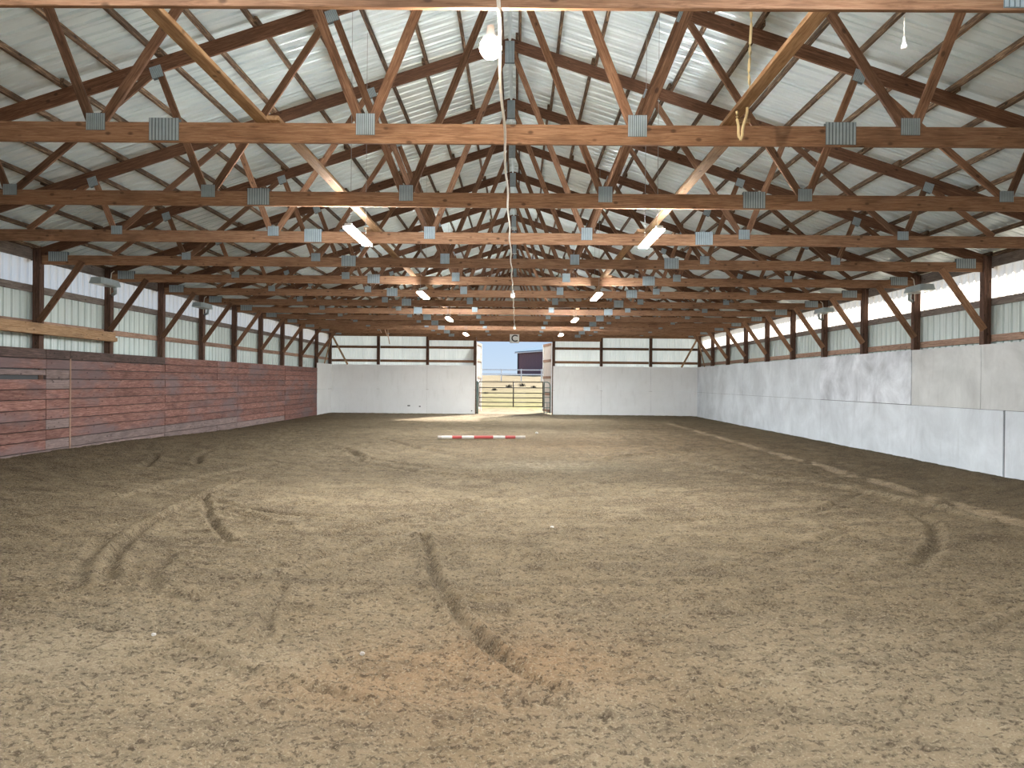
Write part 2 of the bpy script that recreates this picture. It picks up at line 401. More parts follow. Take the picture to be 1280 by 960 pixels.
orange = np.clip(0.8 * blob(g1.x, g1.y, 9, 8) + 1.1 * blob(g2.x, g2.y, 2.6, 2.4) + 0.6 * blob(g4.x, g4.y, 2.2, 1.6) + 0.4 * blob(18, 70, 8, 22), 0, 1)
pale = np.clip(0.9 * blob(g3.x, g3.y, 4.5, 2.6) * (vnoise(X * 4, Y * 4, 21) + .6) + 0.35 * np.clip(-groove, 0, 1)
               + 0.42 * np.clip((26 - Y) / 14, 0, 1) * (.8 + vnoise(X * .5, Y * .5, 71)) + 0.4 * blob(13, 11, 6, 5) + 0.35 * blob(-9, 12, 5, 4) + 1.0 * blob(-4, 110, 15, 9), 0, 1)  # near sand and doorway sun patch painted lighter to make up for weak light
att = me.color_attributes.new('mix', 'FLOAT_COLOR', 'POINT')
cc = np.stack([dark_tone, orange, pale, np.ones_like(pale)], -1).astype(np.float32).reshape(-1)
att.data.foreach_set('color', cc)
m, nt, b = mat('arena_sand')
geo = node(nt, 'ShaderNodeNewGeometry'); P = geo.outputs['Position']
at = node(nt, 'ShaderNodeAttribute', attribute_name='mix'); sx = node(nt, 'ShaderNodeSeparateColor'); nt.links.new(at.outputs['Color'], sx.inputs[0])
n1 = noise(nt, P, 1.6, 6, 0.65); n2 = noise(nt, mapping(nt, P, (22, 31, 26)).outputs[0], 1.0, 6, 0.66, 0.3); n3 = noise(nt, P, 62, 4, 0.7)
n4 = noise(nt, mapping(nt, P, (4.0, 9.0, 6.0)).outputs[0], 1.0, 6, 0.72, 0.5)
c = ramp(nt, n1, [(0.33, (0.180, 0.130, 0.074)), (0.5, (0.238, 0.174, 0.102)), (0.68, (0.295, 0.220, 0.134))])
c = mix(nt, c, (0.30, 0.175, 0.088), math_(nt, 'MULTIPLY', sx.outputs[1], 0.75))
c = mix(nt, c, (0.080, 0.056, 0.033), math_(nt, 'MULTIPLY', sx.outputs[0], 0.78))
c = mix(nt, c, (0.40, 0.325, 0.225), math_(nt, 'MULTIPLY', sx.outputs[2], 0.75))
c = mix(nt, c, (0.075, 0.055, 0.034), ramp(nt, n4, [(0.50, (0, 0, 0)), (0.66, (0.62,) * 3)]))
c = mix(nt, c, (0.040, 0.029, 0.018), ramp(nt, n2, [(0.515, (0, 0, 0)), (0.61, (0.66,) * 3)]))
c = mix(nt, c, (0.42, 0.345, 0.24), ramp(nt, n3, [(0.53, (0, 0, 0)), (0.64, (0.62,) * 3)]))
nt.links.new(c, b.inputs['Base Color']); b.inputs['Roughness'].default_value = 0.95; b.inputs['Specular IOR Level'].default_value = 0.1
bump(nt, b, math_(nt, 'ADD', math_(nt, 'MULTIPLY', n2, -1.0), math_(nt, 'MULTIPLY', n3, 0.45)), 1.0, 0.04)
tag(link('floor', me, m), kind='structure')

# ------------------------------------------------------------------ corrugated sheets
def profile(width, h, pitch=0.75, top=0.07, foot=0.04):
    """rib profile across a 3 ft sheet -> [(pos, height)]"""
    p = []; n = int(round(width / pitch))
    for k in range(n):
        c0 = (k + 0.5) * pitch
        p += [(c0 - top - foot, 0), (c0 - top, h), (c0 + top, h), (c0 + top + foot, 0)]
        p += [(c0 + top + foot + 0.12, 0), (c0 + top + foot + 0.15, h * .22), (c0 + top + foot + 0.19, h * .22), (c0 + top + foot + 0.22, 0)]
    return [(0, 0)] + p + [(width, 0)]
def sheet_mesh(name, axis_pts, prof, L0, L1, material):
    """axis_pts(pos, h, end) -> xyz"""
    v = []; f = []
    for (s, h) in prof: v.append(axis_pts(s, h, L0)); v.append(axis_pts(s, h, L1))
    for k in range(len(prof) - 1): f.append((2 * k, 2 * k + 1, 2 * k + 3, 2 * k + 2))
    me = mesh(name, [tuple(c * FT for c in q) for q in v], f); me.materials.append(material); return me

# ceiling: sheets on both slopes, purlins
ceil = empty('ceiling', V(0, 50, 20), kind='structure')
PU = RK + 0.30                                   # underside of the steel at the ridge
prof = profile(3.0, 0.095)
for s in (-1, 1):
    me = sheet_mesh('roof_sheet', lambda t, h, x: (s * x, t, PU + h - SL * x), [(0, -.045), (.035, -.045), (.035, 0)] + prof[1:] + [(3.0, -.05), (3.03, -.05)], 0.12, 31.8, M['roof'])
    for k in range(47):
        y0 = FRONT + 3.0 * k
        link('roof_sheet', me, None, ceil, V(0, y0 + 0.002, 0.006 if k % 2 else 0))
cap = MB(); n_ = 1.0
cap.add([V(-0.9, FRONT, PU + .09 - SL * .9), V(0, FRONT, PU + 0.16), V(0.9, FRONT, PU + .09 - SL * .9),
         V(-0.9, BACK + .6, PU + .09 - SL * .9), V(0, BACK + .6, PU + 0.16), V(0.9, BACK + .6, PU + .09 - SL * .9)], [(0, 1, 4, 3), (1, 2, 5, 4)])
cap.build('ridge_cap', M['roof'], ceil)
for s in (-1, 1):
    for k in range(16):
        xc = s * (0.45 + 2.0 * k)
        y0 = FRONT; j = 0
        start = 6 + (k % 2) * 8
        cuts = [FRONT] + [c_ for c_ in range(-10 + (k % 2) * 8, 118, 16)] + [BACK + 0.4]
        for a, b_ in zip(cuts[:-1], cuts[1:]):
            off = 0.076 if j % 2 else -0.076
            z = rafter_top(xc + off) + 0.125 - 0.008
            board('purlin', (xc + off, a - 0.35, z), (xc + off, b_ + 0.35, z), 0.25, 0.145, M['purlin'], ceil)
            j += 1

# ------------------------------------------------------------------ trusses
def plate(w_, h_, n=9):
    key = ('plate', w_, h_)
    if key in cache: return cache[key]
    mb = MB(); t = 0.010
    W = w_ * FT; H = h_ * FT
    mb.box(-W / 2, W / 2, -0.003, 0.0, -H / 2, H / 2)
    st = W / n
    for k in range(n):
        x = -W / 2 + st * (k + 0.5)
        mb.box(x - st * 0.3, x + st * 0.3, -0.009, -0.003, -H / 2 + 0.004, H / 2 - 0.004)
    me = mesh('connector_plate', mb.v, mb.f); me.materials.append(M['plate']); me.materials.append(M['plateslot'])
    for f_ in me.polygons[:6]: f_.material_index = 1
    cache[key] = me
    return me
def put_plate(parent, x, z, w_, h_, y, ang=0.0):
    for side in (-1, 1):
        o = link('connector_plate', plate(w_, h_), None, parent, V(x, y + side * 0.066, z))
        o.rotation_euler = (0, ang if side < 0 else -ang, 0 if side < 0 else math.pi)
BJ = [4.14, 12.4, 20.7]; TJ = [0.0, 7.3, 14.6, 22.0]
def make_truss(y):
    t = empty('roof_truss', V(0, y, CB))
    for a, b_ in ((-30.0, -10.3), (-10.3, 10.3), (10.3, 30.0)):
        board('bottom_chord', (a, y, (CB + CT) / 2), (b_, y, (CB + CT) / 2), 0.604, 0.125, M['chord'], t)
    c = 0.302 / math.cos(math.atan(SL))
    for s in (-1, 1):
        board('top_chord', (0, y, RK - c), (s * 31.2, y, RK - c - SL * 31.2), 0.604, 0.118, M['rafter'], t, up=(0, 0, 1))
    for s in (-1, 1):
        segs = [(0, 4.14), (7.3, 4.14), (7.3, 12.4), (14.6, 12.4), (14.6, 20.7), (22.0, 20.7), (22.0, 25.6)]
        for i, (xt, xb) in enumerate(segs):
            zt = rafter_bot(xt) + 0.06; zb = CT - 0.02
            if xb == 25.6: zb = CT; 
            dx = 0.13 if xt < xb else -0.13
            ptx = xt + (0.12 if xb > xt else (-0.12 if xt > 0 else 0.10)); pbx = xb + (-0.15 if xt < xb else 0.15)
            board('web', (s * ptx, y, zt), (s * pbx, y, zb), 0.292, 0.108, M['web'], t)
    for s in (-1, 1):
        put_plate(t, s * BJ[0], CT - 0.03, 0.58, 0.66, y)
        put_plate(t, s * BJ[1], CT - 0.0, 0.58, 0.52, y)
        put_plate(t, s * BJ[2], CT + 0.0, 0.58, 0.46, y)
        put_plate(t, s * 10.3, (CB + CT) / 2 + 0.08, 0.92, 0.69, y)
        put_plate(t, s * 28.95, CT - 0.08, 1.25, 0.62, y)
        for x in TJ[1:]:
            put_plate(t, s * x, rafter_bot(x) + 0.05, 0.5, 0.5, y, s * math.atan(SL))
    put_plate(t, 0, RK - 0.75, 0.5, 1.15, y)
    return t
proto = make_truss(ST[0])
for i, y in enumerate(ST):
    if i == 0: t = proto
    else:
        yy = y - (0.35 if i == 13 else 0)
        t = proto.copy(); C.objects.link(t); t.location = V(0, yy, CB)
        for ch in list(proto.children):
            c = ch.copy(); C.objects.link(c); c.parent = t
    if i == 0: lb = 'timber roof truss nearest the camera, its bottom chord crossing right at the top'
    elif i == 1: lb = 'large timber roof truss with the yellow rope hanging down in front of its chord'
    elif i == 13: lb = 'gable roof truss standing directly against the end wall over the doorway'
    else: lb = 'timber roof truss, %s beyond the one with the yellow rope' % ['first', 'second', 'third', 'fourth', 'fifth', 'sixth', 'seventh', 'eighth', 'ninth', 'tenth', 'eleventh'][i - 2]
    tag(t, lb, 'roof truss', 'row of timber roof trusses spanning the arena')

# lateral braces lying on the bottom chords
for s, nm in ((-1, 'left'), (1, 'right')):
    t = empty('lateral_brace', V(s * 7.1, 13, CT), 'long yellow pine brace lying along the bottom chords, %s of the ridge' % nm, 'brace',
              'lengthwise braces on the bottom chords')
    for j, (a, b_) in enumerate(((5.0, 22.6), (21.7, 38.6), (37.4, 54.6), (53.4, 70.6), (69.4, 86.6), (85.4, 102.6), (101.4, 117))):
        o_ = 0.2 if j % 2 else -0.2
        board('brace_board', (s * 7.1 + o_, a, CT + 0.068), (s * 7.1 + o_, b_, CT + 0.068), 0.13, 0.38, M['yellow'], t)

# ------------------------------------------------------------------ side walls
HW = 30.25
def post(x, y, z1, label, group, w_=0.46, name='wall_post'):
    t = empty(name, V(x, y, 0), label, 'post', group)
    k = w_ / 3
    for j in range(3):       # three laminated plies
        xx = x + (j - 1) * k
        board('ply', (xx, y, -0.3), (xx, y, z1 - 0.04 * (j % 2)), w_, k * 0.985, M['post'], t, up=(0, 1, 0))
    return t
walls = {}
for s, nm in ((-1, 'left'), (1, 'right')):
    wl = empty('wall_' + nm, V(s * 30.6, 50, 0), kind='structure'); walls[nm] = wl
    g_up = 5.35 + (5.65 if s < 0 else 5.30)
    # steel siding up to the girt, translucent band above it
    lo = sheet_mesh('siding_sheet', lambda t, h, z: (s * (30.66 + h), t, z), prof, -0.4, g_up + 0.05, M['siding'])
    hi = sheet_mesh('translucent_sheet', lambda t, h, z: (s * (30.70 + h), t, z), prof, g_up - 0.1, 13.65, M['fibre'])
    for k in range(46):
        link('siding_sheet', lo, None, wl, V(0, FRONT + 3 * k, 0)); link('translucent_sheet', hi, None, wl, V(0, FRONT + 3 * k, 0))
    rows = [(g_up, 0.46, 'girt'), (5.35 + (3.45 if s < 0 else 3.0), 0.40 if s < 0 else 0.44, 'girt'), (0.8, .46, 'girt'), (5.35 + 7.86, 0.72, 'header')]
    for z, hgt, n_ in rows:
        for k, (a, b_) in enumerate(zip([FRONT] + list(range(-2, 110, 16)), list(range(-2, 110, 16)) + [118.2])):
            th = 0.125
            board(n_, (s * (30.56), a, z + (k % 2) * 0.02), (s * (30.56), b_, z + (k % 2) * 0.02), hgt, th, M['greygirt'] if (n_ == 'header' or z == g_up) else M['girt'], wl)
    for i, y in enumerate(ST):
        if i < 4: continue
        if i == 13: where = 'in the far %s corner of the arena' % nm
        else: where = 'on the %s side wall, %s from the camera' % (nm, NTH[i - 4])
        post(s * HW, y, 13.55, 'dark square timber post ' + where, 'timber posts along the %s wall' % nm)
        if i < 13:
            b_ = board('knee_brace', (s * 30.05, y - 0.20, 8.9), (s * 27.35, y - 0.13, 12.75), 0.44 if s > 0 else 0.40, 0.125, M['post'] if s < 0 else M['girt'])
            b_.data = b_.data.copy(); b_.data.materials.clear(); b_.data.materials.append(M['web'] if s < 0 else M['chord'])
            tag(b_, 'slanting knee brace from the %s wall post to its truss, %s from the camera' % (nm, NTH[i - 4]), 'brace', 'knee braces on the %s wall' % nm)

# doubled timber beam bolted to the inside of the nearest left posts
t = empty('timber_beam', V(-29.75, 20, 8.4), 'thick pale doubled beam fixed across the nearest posts above the plank wall', 'beam')
for j, (a, b_) in enumerate(((FRONT, 30.0), (30.04, 53.9))):
    board('beam_board', (-29.925, a, 8.46), (-29.925, b_, 8.42), 0.72, 0.16, M['yellow'], t)
    board('beam_board', (-29.76, a, 8.44), (-29.76, b_, 8.40), 0.72, 0.16, M['yellow'], t)
    board('beam_ledger', (-29.60, a, 8.22), (-29.60, b_, 8.22), 0.29, 0.14, M['yellow'], t)

# left wall planks: courses of red brown boards with joints
wl = walls['left']
top = 5.35 + 1.82; cour = 0.655
joints = [FRONT, -2, 14, 30, 46.3, 48.8, 62, 72.8, 78.2, 94.1, 109.2]
for rrow in range(11):
    z1 = top - rrow * cour; z0 = z1 - cour + 0.045
    for a, b_ in zip(joints[:-1], joints[1:]):
        if a == 72.8 and rrow in (3, 4, 6, 8): continue
        bb = b_
        if b_ == 72.8 and rrow in (3, 4, 6, 8): bb = 78.2
        mt = M['red']
        if rrow == 0 and a < 62: mt = M['darkwood']
        if rrow >= 9: mt = M['greywood'] if (rrow == 10 or random.random() < .5) and a < 94 else M['red']
        if a == 46.3 and rrow in (2, 3, 7, 9): mt = M['greywood']
        hh = z1 - z0; zc = (z0 + z1) / 2
        xoff = random.uniform(-0.02, 0.02)
        if rrow == 2 and bb == 46.3: hh *= 0.55; zc += 0.10; mt = M['greywood']; xoff = -0.03
        board('plank', (-29.96 + xoff, a + 0.02, zc), (-29.96 + xoff, bb - 0.02, zc), round(hh, 3), 0.125, mt, wl)
board('batten', (-29.885, 48.8, 0.3), (-29.885, 48.8, top - 0.55), 0.16, 0.03, M['girt'], wl, up=(0, 1, 0))
board('backing_board', (-30.1, FRONT, 3.4), (-30.1, 109.2, 3.4), 7.3, 0.06, M['black'], wl)
# white sheets in the far left corner
def panel(nm, x, y0, y1, z0, z1, mt, parent, thk=0.045):
    mb = MB(); g = 0.012
    mb.box((x - thk) * FT, (x + thk) * FT, (y0 + g) * FT, (y1 - g) * FT, (z0 + g) * FT, (z1 - g) * FT)
    return mb.build(nm, mt, parent)
panel('plywood_sheet', -29.93, 109.2, 117.7, 3.9, 7.95, M['wallB'], wl); panel('plywood_sheet', -29.93, 109.2, 117.7, -.2, 3.9, M['wallB'], wl)
# right wall sheets
wr = walls['right']; T = 5.35 + 2.62; S_ = 5.35 - 1.48
for a, b_ in ((-18, -10), (-10, -2), (-2, 6), (6, 14), (14, 22), (22, 30), (30, 38), (38, 45.8), (45.8, 53.8), (53.8, 61.8), (61.8, 69.9), (69.9, 77.8), (77.8, 85.8), (85.8, 94), (94, 102), (102, 110), (110, 117.7)):
    gl = a in (53.8, 61.8)
    panel('plywood_sheet', 29.93 + random.uniform(-.012, .012) - (0.05 if gl else 0), a, b_, S_ + (0.02 if gl else 0), T, M['wallGloss'] if gl else (M['wallU'] if a < 54 else M['wallR']), wr)
for a, b_ in ((-18, -10), (-10, -2), (-2, 6), (6, 14), (14, 22), (22, 30), (30, 37), (37, 43.50), (43.58, 47.9), (47.9, 53.8), (53.8, 61.8), (61.8, 69.9), (69.9, 77.8), (77.8, 85.8), (85.8, 94), (94, 102), (102, 110), (110, 117.7)):
    panel('plywood_sheet', 29.93 + random.uniform(-.012, .012) - (0.04 if a in (43.58,) else 0), a, b_, -.4, S_, M['wallR'], wr)
panel('backing_board', 30.02, FRONT, 117.9, -0.4, T - .2, M['black'], wr, 0.02)

# ------------------------------------------------------------------ end wall
wb = empty('wall_back', V(0, 118.4, 0), kind='structure')
YB = 118.0
def bpanel(nm, x0, x1, z0, z1, mt, y=117.9, thk=0.045, parent=wb):
    mb = MB(); g = 0.012
    mb.box((x0 + g) * FT, (x1 - g) * FT, (y - thk) * FT, (y + thk) * FT, (z0 + g) * FT, (z1 - g) * FT)
    return mb.build(nm, mt, parent)
for s in (-1, 1):
    xs_ = [6.35, 14.25, 22.3, 29.9]
    for a, b_ in zip(xs_[:-1], xs_[1:]):
        x0, x1 = sorted((s * a, s * b_)); j = random.uniform(-.02, .02)
        bpanel('plywood_sheet', x0, x1, 3.95, 7.95, M['wallB'], 117.72 + j)
        bpanel('plywood_sheet', x0, x1, -0.3, 3.95, M['wallB'], 117.72 - j)
    bpanel('corner_trim', min(s * 30.3, s * 30.85), max(s * 30.3, s * 30.85), -.4, 13.6, M['whitesiding'], 118.42, .42)
    sm = sheet_mesh('siding_sheet', lambda t, h, z: (t, 118.72 + h, z), prof, -0.4, 13.4, M['endsiding'])
    for k in range(8):
        x0 = 6.6 + 3 * k if s > 0 else -9.6 - 3 * k
        link('siding_sheet', sm, None, wb, V(x0, 0, 0))
    for z in (10.85, 8.6):
        for a, b_ in zip(xs_[:-1], (14.25, 22.3, 30.4)):
            board('girt', (s * (a + .2), 118.55, z), (s * (b_ - .2), 118.55, z), 0.40, 0.125, M['web'], wb)
    board('header', (s * 14.2, 117.95, 12.45), (s * 6.3, 117.95, 12.45), 0.9, 0.12, M['chord'], wb)
board('header', (-6.2, 117.95, 12.45), (6.2, 117.95, 12.45), 1.15, 0.12, M['chord'], wb)
for z in (13.55, 14.35):
    board('header', (-30, 117.9, z + 0.0), (30, 117.9, z), 0.78, 0.1, M['chord'], wb)
# gable steel above
for k in range(21):
    x0 = -31.5 + 3 * k
    zt = lambda x: PU - SL * abs(x)
    me = mesh('gable_sheet', [tuple(c * FT for c in q) for (t, h) in prof for q in ((x0 + t, 118.72 + h, 12.9), (x0 + t, 118.72 + h, zt(x0 + t)))],
              [(2 * i, 2 * i + 1, 2 * i + 3, 2 * i + 2) for i in range(len(prof) - 1)])
    link('gable_sheet', me, M['whitesiding'], wb)
for j, z in enumerate((15.3, 17.3, 19.3, 21.3)):
    L_ = (PU - z) / SL - .6
    board('girt', (-L_, 118.6, z), (L_, 118.6, z), 0.40, 0.125, M['web'], wb)
for s, nm in ((-1, 'left'), (1, 'right')):
    for x, lb in ((6.45, 'timber door post on the %s side of the open doorway'), (14.25, 'timber post in the end wall, next one %s of the doorway posts'), (22.35, 'timber post in the end wall nearest the far %s corner')):
        post(s * x, 118.18, 13.2, lb % nm, 'posts in the end wall')
    # diagonal braces in the corner
    tag(board('corner_brace', (s * 29.7, 117.35, 12.5), (s * 27.2, 117.35, 7.9), 0.29, 0.11, M['yellow']),
        'light diagonal brace across the end wall in the far %s corner' % nm, 'brace')
    tag(board('corner_brace', (s * 29.72, 117.1, 12.5), (s * 29.72, 112.6, 8.0), 0.29, 0.11, M['yellow']),
        'light diagonal brace running along the %s wall into the far corner' % nm, 'brace')

for hx_, hz_, hw_ in ((-17.2, 1.25, .45), (-15.4, 1.15, .3), (-6.9, .5, .2)):
    bpanel('worn_hole', hx_ - hw_ / 2, hx_ + hw_ / 2, hz_ - .09, hz_ + .09, M['concrete'], 117.665, 0.012)
# ------------------------------------------------------------------ open door leaves
def leaf(s, ang, label, name):
    t = empty(name, V(s * 6.2, 118.9, 0), kind='structure')
    t.rotation_euler = (0, 0, 0)
    dirv = Vector((math.sin(ang) * -s, math.cos(ang), 0)); nrm = Vector((-dirv.y * s, dirv.x * s, 0))
    base = Vector((s * 6.2, 118.9, 0))
    n = 8; me_v = []; me_f = []
    for (p_, h) in profile(6.0, 0.07):
        for z in (0.25, 11.8):
            q_ = base + dirv * p_ - nrm * (0.08 + h); me_v.append((q_.x * FT, q_.y * FT, z * FT))
    for i in range(len(me_v) // 2 - 1): me_f.append((2 * i, 2 * i + 1, 2 * i + 3, 2 * i + 2))
    link('door_skin', mesh('door_skin', me_v, me_f), M['doorskin'], t)
    for z in (0.5, 3.3, 6.1, 8.9, 11.6):
        a = base + dirv * 0.1; b_ = base + dirv * 5.9
        board('door_rail', (a.x, a.y, z), (b_.x, b_.y, z), 0.42, 0.125, M['girt'], t)
    for p_ in (0.1, 5.9):
        a = base + dirv * p_
        board('door_stile', (a.x, a.y, 0.25), (a.x, a.y, 11.8), 0.3, 0.13, M['vinyl'], t, up=(nrm.y, -nrm.x, 0))
    return t
leaf(1, math.radians(12), '', 'door_1'); leaf(-1, math.radians(4.5), '', 'door_2')

# ------------------------------------------------------------------ gates
t = empty('farm_gate', V(-5.6, 118.6, 0), 'dark six-rail tubular farm gate closing the open doorway', 'gate')
for i, z in enumerate((1.25, 1.92, 2.68, 3.45, 4.33, 5.28)):
    MB().tube([V(-5.75, 118.6, z), V(4.75, 118.6, z)], 0.022, 8).build('gate_rail', M['gatesteel'], t, smooth=True)
for x, r_ in ((-5.75, .026), (-0.1, .03), (4.75, .026)):
    MB().tube([V(x, 118.6, 1.15), V(x, 118.6, 5.38)], r_, 8).build('gate_upright', M['gatesteel'], t, smooth=True)
tag(MB().tube([V(-6.02, 118.5, -0.3), V(-6.02, 118.5, 5.4)], 0.05, 12).build('gate_post', M['gategreen'], smooth=True),
    'dark round gate post at the left edge of the doorway', 'gate post')
t = empty('panel_gate', V(5.4, 118.45, 0), 'narrow rounded-corner livestock panel at the right edge of the doorway', 'gate')
MB().tube([V(4.95, 118.4, .15), V(4.95, 118.4, 5.3)], .024, 8).build('gate_upright', M['gategreen'], t, smooth=True)
MB().tube([V(4.95, 118.4, 5.3), V(5.45, 118.4, 5.3), V(5.75, 118.4, 5.15), V(5.92, 118.4, 4.8), V(5.95, 118.4, 4.3), V(5.95, 118.4, .15)], .026, 8).build('gate_frame', M['gategreen'], t, smooth=True)
for z in (.3, 1.1, 1.95, 2.8, 3.65, 4.4):
    MB().tube([V(4.95, 118.4, z), V(5.95, 118.4, z)], .018, 8).build('gate_rail', M['gategreen'], t, smooth=True)
MB().tube([V(5.45, 118.4, .15), V(5.45, 118.4, 2.0)], .015, 8).build('gate_stay', M['gategreen'], t, smooth=True)

# ------------------------------------------------------------------ letter sign above the doorway
t = empty('letter_sign', V(0.0, 117.47, 12.35), 'square white dressage sign with a black letter C above the doorway', 'sign')
bpanel('sign_board', -0.78, 0.78, 11.62, 13.08, M['signwhite'], 117.47, 0.03, t)
fc = bpy.data.curves.new('letter', 'FONT'); fc.body = 'C'; fc.size = 1.55 * FT; fc.extrude = 0.006; fc.offset = 0.008; fc.align_x = 'CENTER'; fc.align_y = 'CENTER'
tmp = bpy.data.objects.new('tmp', fc); C.objects.link(tmp)
bpy.context.view_layer.update()
lm = bpy.data.meshes.new_from_object(tmp.evaluated_get(bpy.context.evaluated_depsgraph_get()))
bpy.data.objects.remove(tmp)
lm.name = 'letter'; lm.materials.clear()
link('letter', lm, M['black'], t, V(0.0, 117.42, 12.35), (math.pi / 2, 0, 0))

# ------------------------------------------------------------------ lights
NF = 0
def led(x, y0, z, label, mt='tube'):
    """twin-tube strip hung on wires from the purlins"""
    t = empty('strip_light', V(x, y0 + 2, z), label, 'light', 'hanging strip lights')
    h = MB(); W = 0.215 if 45 < y0 < 60 else 0.165
    prof_ = [(-W, 0), (-W * .8, 0.12), (W * .8, 0.12), (W, 0)]
    v = [V(x + a, y, z + b) for y in (y0, y0 + 4) for a, b in prof_]
    h.add(v, [(0, 1, 2, 3)[::-1], (4, 5, 6, 7), (0, 4, 5, 1), (1, 5, 6, 2), (2, 6, 7, 3), (3, 7, 4, 0)])
    h.build('housing', M['lampwhite'], t)
    dfm = MB(); dfm.box((x - .21) * FT, (x + .21) * FT, (y0 + .04) * FT, (y0 + 3.96) * FT, (z - .08) * FT, (z - .005) * FT)
    dfm.build('diffuser', M[mt], t)
    for yy in (y0 + .5, y0 + 3.5):
        zt = rafter_top(x) + 0.1
        MB().tube([V(x, yy, z + .1), V(x, yy, zt)], 0.003, 5).build('hanging_wire', M['wire'], t)
for i, (yc) in enumerate((31.8, 53.6, 74.0, 97.6)):
    for s, nm in ((-1, 'left'), (1, 'right')):
        xx = -6.52 if s < 0 else 6.38
        led(xx, yc - 2, 5.35 + 6.38, 'bright hanging strip light %s of the ridge line, %s from the camera' % (nm, NTH[i]))
for s in (-1, 1):      # unseen strip lights added to brighten the near floor and roof
    for yc in (9.0, -10.0):
        led(s * 6.45, yc - 2, 5.35 + 7.9, 'added unseen fill light %s of the ridge %s' % ('left' if s < 0 else 'right', 'just above the photographer' if yc > 0 else 'behind the photographer'), 'filltube')

# cord with bulbs strung under the chords
cd = empty('light_cord', V(0.1, 14, 12.5), 'pale electric cord strung lengthwise under the trusses near the ridge line', 'cord')
pts = []
for y in np.arange(13.5, 92, 1.0):
    k = ((y - 22) % 8) / 8
    pts.append(V(0.12 + 0.03 * math.sin(y), y, 12.52 - 0.10 * math.sin(math.pi * k)))
MB().tube(pts, 0.011, 6).build('cord', M['conduit'], cd, smooth=True)
def bulb(x, y, z, on, label):
    t = empty('bulb_light', V(x, y, z), label, 'light', None)
    MB().lathe([(0.0, 0.34), (.05, .34), (.06, .22), (.10, .20), (.11, .14), (0.09, .12), (0.0, .12)], tuple(c for c in (0, 0, 0)), 16)
    k = FT
    MB().lathe([(0.001, .42 * k), (.07 * k, .42 * k), (.09 * k, .22 * k), (.16 * k, .18 * k), (.17 * k, .13 * k), (.001, .12 * k)], V(x, y, z), 16).build('socket', M['lampwhite'], t, smooth=True)
    R2 = (0.22 if on else 0.17) * k
    pr = [(max(0.001, R2 * math.sin(a)), R2 * math.cos(a) - 0.02 * k) for a in [math.pi * i_ / 10 for i_ in range(0, 11)]]
    MB().lathe(pr, V(x, y, z), 16).build('bulb', M['bulb'] if on else M['offbulb'], t, smooth=True)
    MB().tube([V(x, y, z + .38), V(x + .02, y, 12.36)], 0.008, 6).build('drop_cord', M['conduit'], t)
bulb(-0.04, 14.6, 5.35 + 6.77, True, 'glowing round bulb hanging at the top centre')
bulb(0.14, 55, 5.35 + 6.55, False, 'dim white bulb hanging halfway along the ceiling cord')
bulb(0.14, 88.6, 5.35 + 6.58, False, 'small white bulb at the far end of the ceiling cord')

# flood lights on the posts
def flood(s, y, label):
    t = empty('flood_light', V(s * 29.6, y, 12.2), label, 'light', 'grey flood lights under the eaves')
    x = s * 29.2
    MB().tube([V(s * 30.0, y, 11.6), V(s * 29.6, y - .3, 11.7), V(s * 29.2, y - 1.1, 12.05)], 0.035, 8).build('arm', M['flood'], t, smooth=True)
    mb = MB(); z = 12.15; yc = y - 2.3
    ring = [(-.75, -1.1), (-.55, -1.3), (.55, -1.3), (.75, -1.1), (.75, 1.0), (.5, 1.25), (-.5, 1.25), (-.75, 1.0)]
    v = [V(x + a * .75, yc + b_, z - .12) for a, b_ in ring] + [V(x + a * .62, yc + b_ * .9, z + .3) for a, b_ in ring]
    mb.add(v, [tuple(range(8))[::-1], tuple(range(8, 16))] + [(k, (k + 1) % 8, 8 + (k + 1) % 8, 8 + k) for k in range(8)])
    mb.build('housing', M['flood'], t)
    mb = MB(); v = [V(x + a * .62, yc + b_ * .85, z - .15) for a, b_ in ring] + [V(x + a * .62, yc + b_ * .85, z - .12) for a, b_ in ring]
    mb.add(v, [tuple(range(8))[::-1], tuple(range(8, 16))] + [(k, (k + 1) % 8, 8 + (k + 1) % 8, 8 + k) for k in range(8)]).build('lens', M['offlens'], t)
    MB().tube([V(s * 30.0, y - .26, 11.6), V(s * 30.0, y - .27, 12.6), V(s * 29.9, y - .3, 13.2), V(s * 29.7, y - .3, 13.35)], 0.012, 6).build('cable', M['conduit'], t, smooth=True)
M['offlens'] = flat('flood_glass', (0.55, 0.62, 0.62), 0.25)
flood(-1, 54, 'grey flood light under the left eave, nearer the camera'); flood(-1, 70, 'grey flood light under the left eave, farther from the camera')
flood(1, 54, 'grey flood light on the right wall post with a white cable'); flood(1, 70, 'smaller looking grey flood light farther along the right wall')

# ------------------------------------------------------------------ ropes and cords
def at_depth(px, py, y):
    q = RC @ Vector(((px - 640) / 900.0, -(py - 480) / 900.0, -1.0)); t = (y * FT - EYE.y) / q.y
    return EYE + q * t
YR = 20.5
rp = [V(6.95, YR, 20.9), at_depth(939, 8, YR), at_depth(938, 54, YR), at_depth(936.5, 80, YR), at_depth(936.5, 112, YR), at_depth(933.5, 140, YR), at_depth(928, 165, YR),
      at_depth(926, 175.5, YR), at_depth(924, 171, YR), at_depth(922, 153, YR), at_depth(921, 139, YR)]
rp2 = []
for a, b_ in zip(rp[:-1], rp[1:]):
    for k in range(4): rp2.append(a.lerp(b_, k / 4) + Vector((math.sin(len(rp2) * 1.3) * .004, 0, 0)))
rp2.append(rp[-1])
tag(MB().tube(rp2, 0.0125, 8).build('hanging_rope', M['rope'], smooth=True), 'yellow rope dangling in a loop in front of the large truss chord', 'rope')
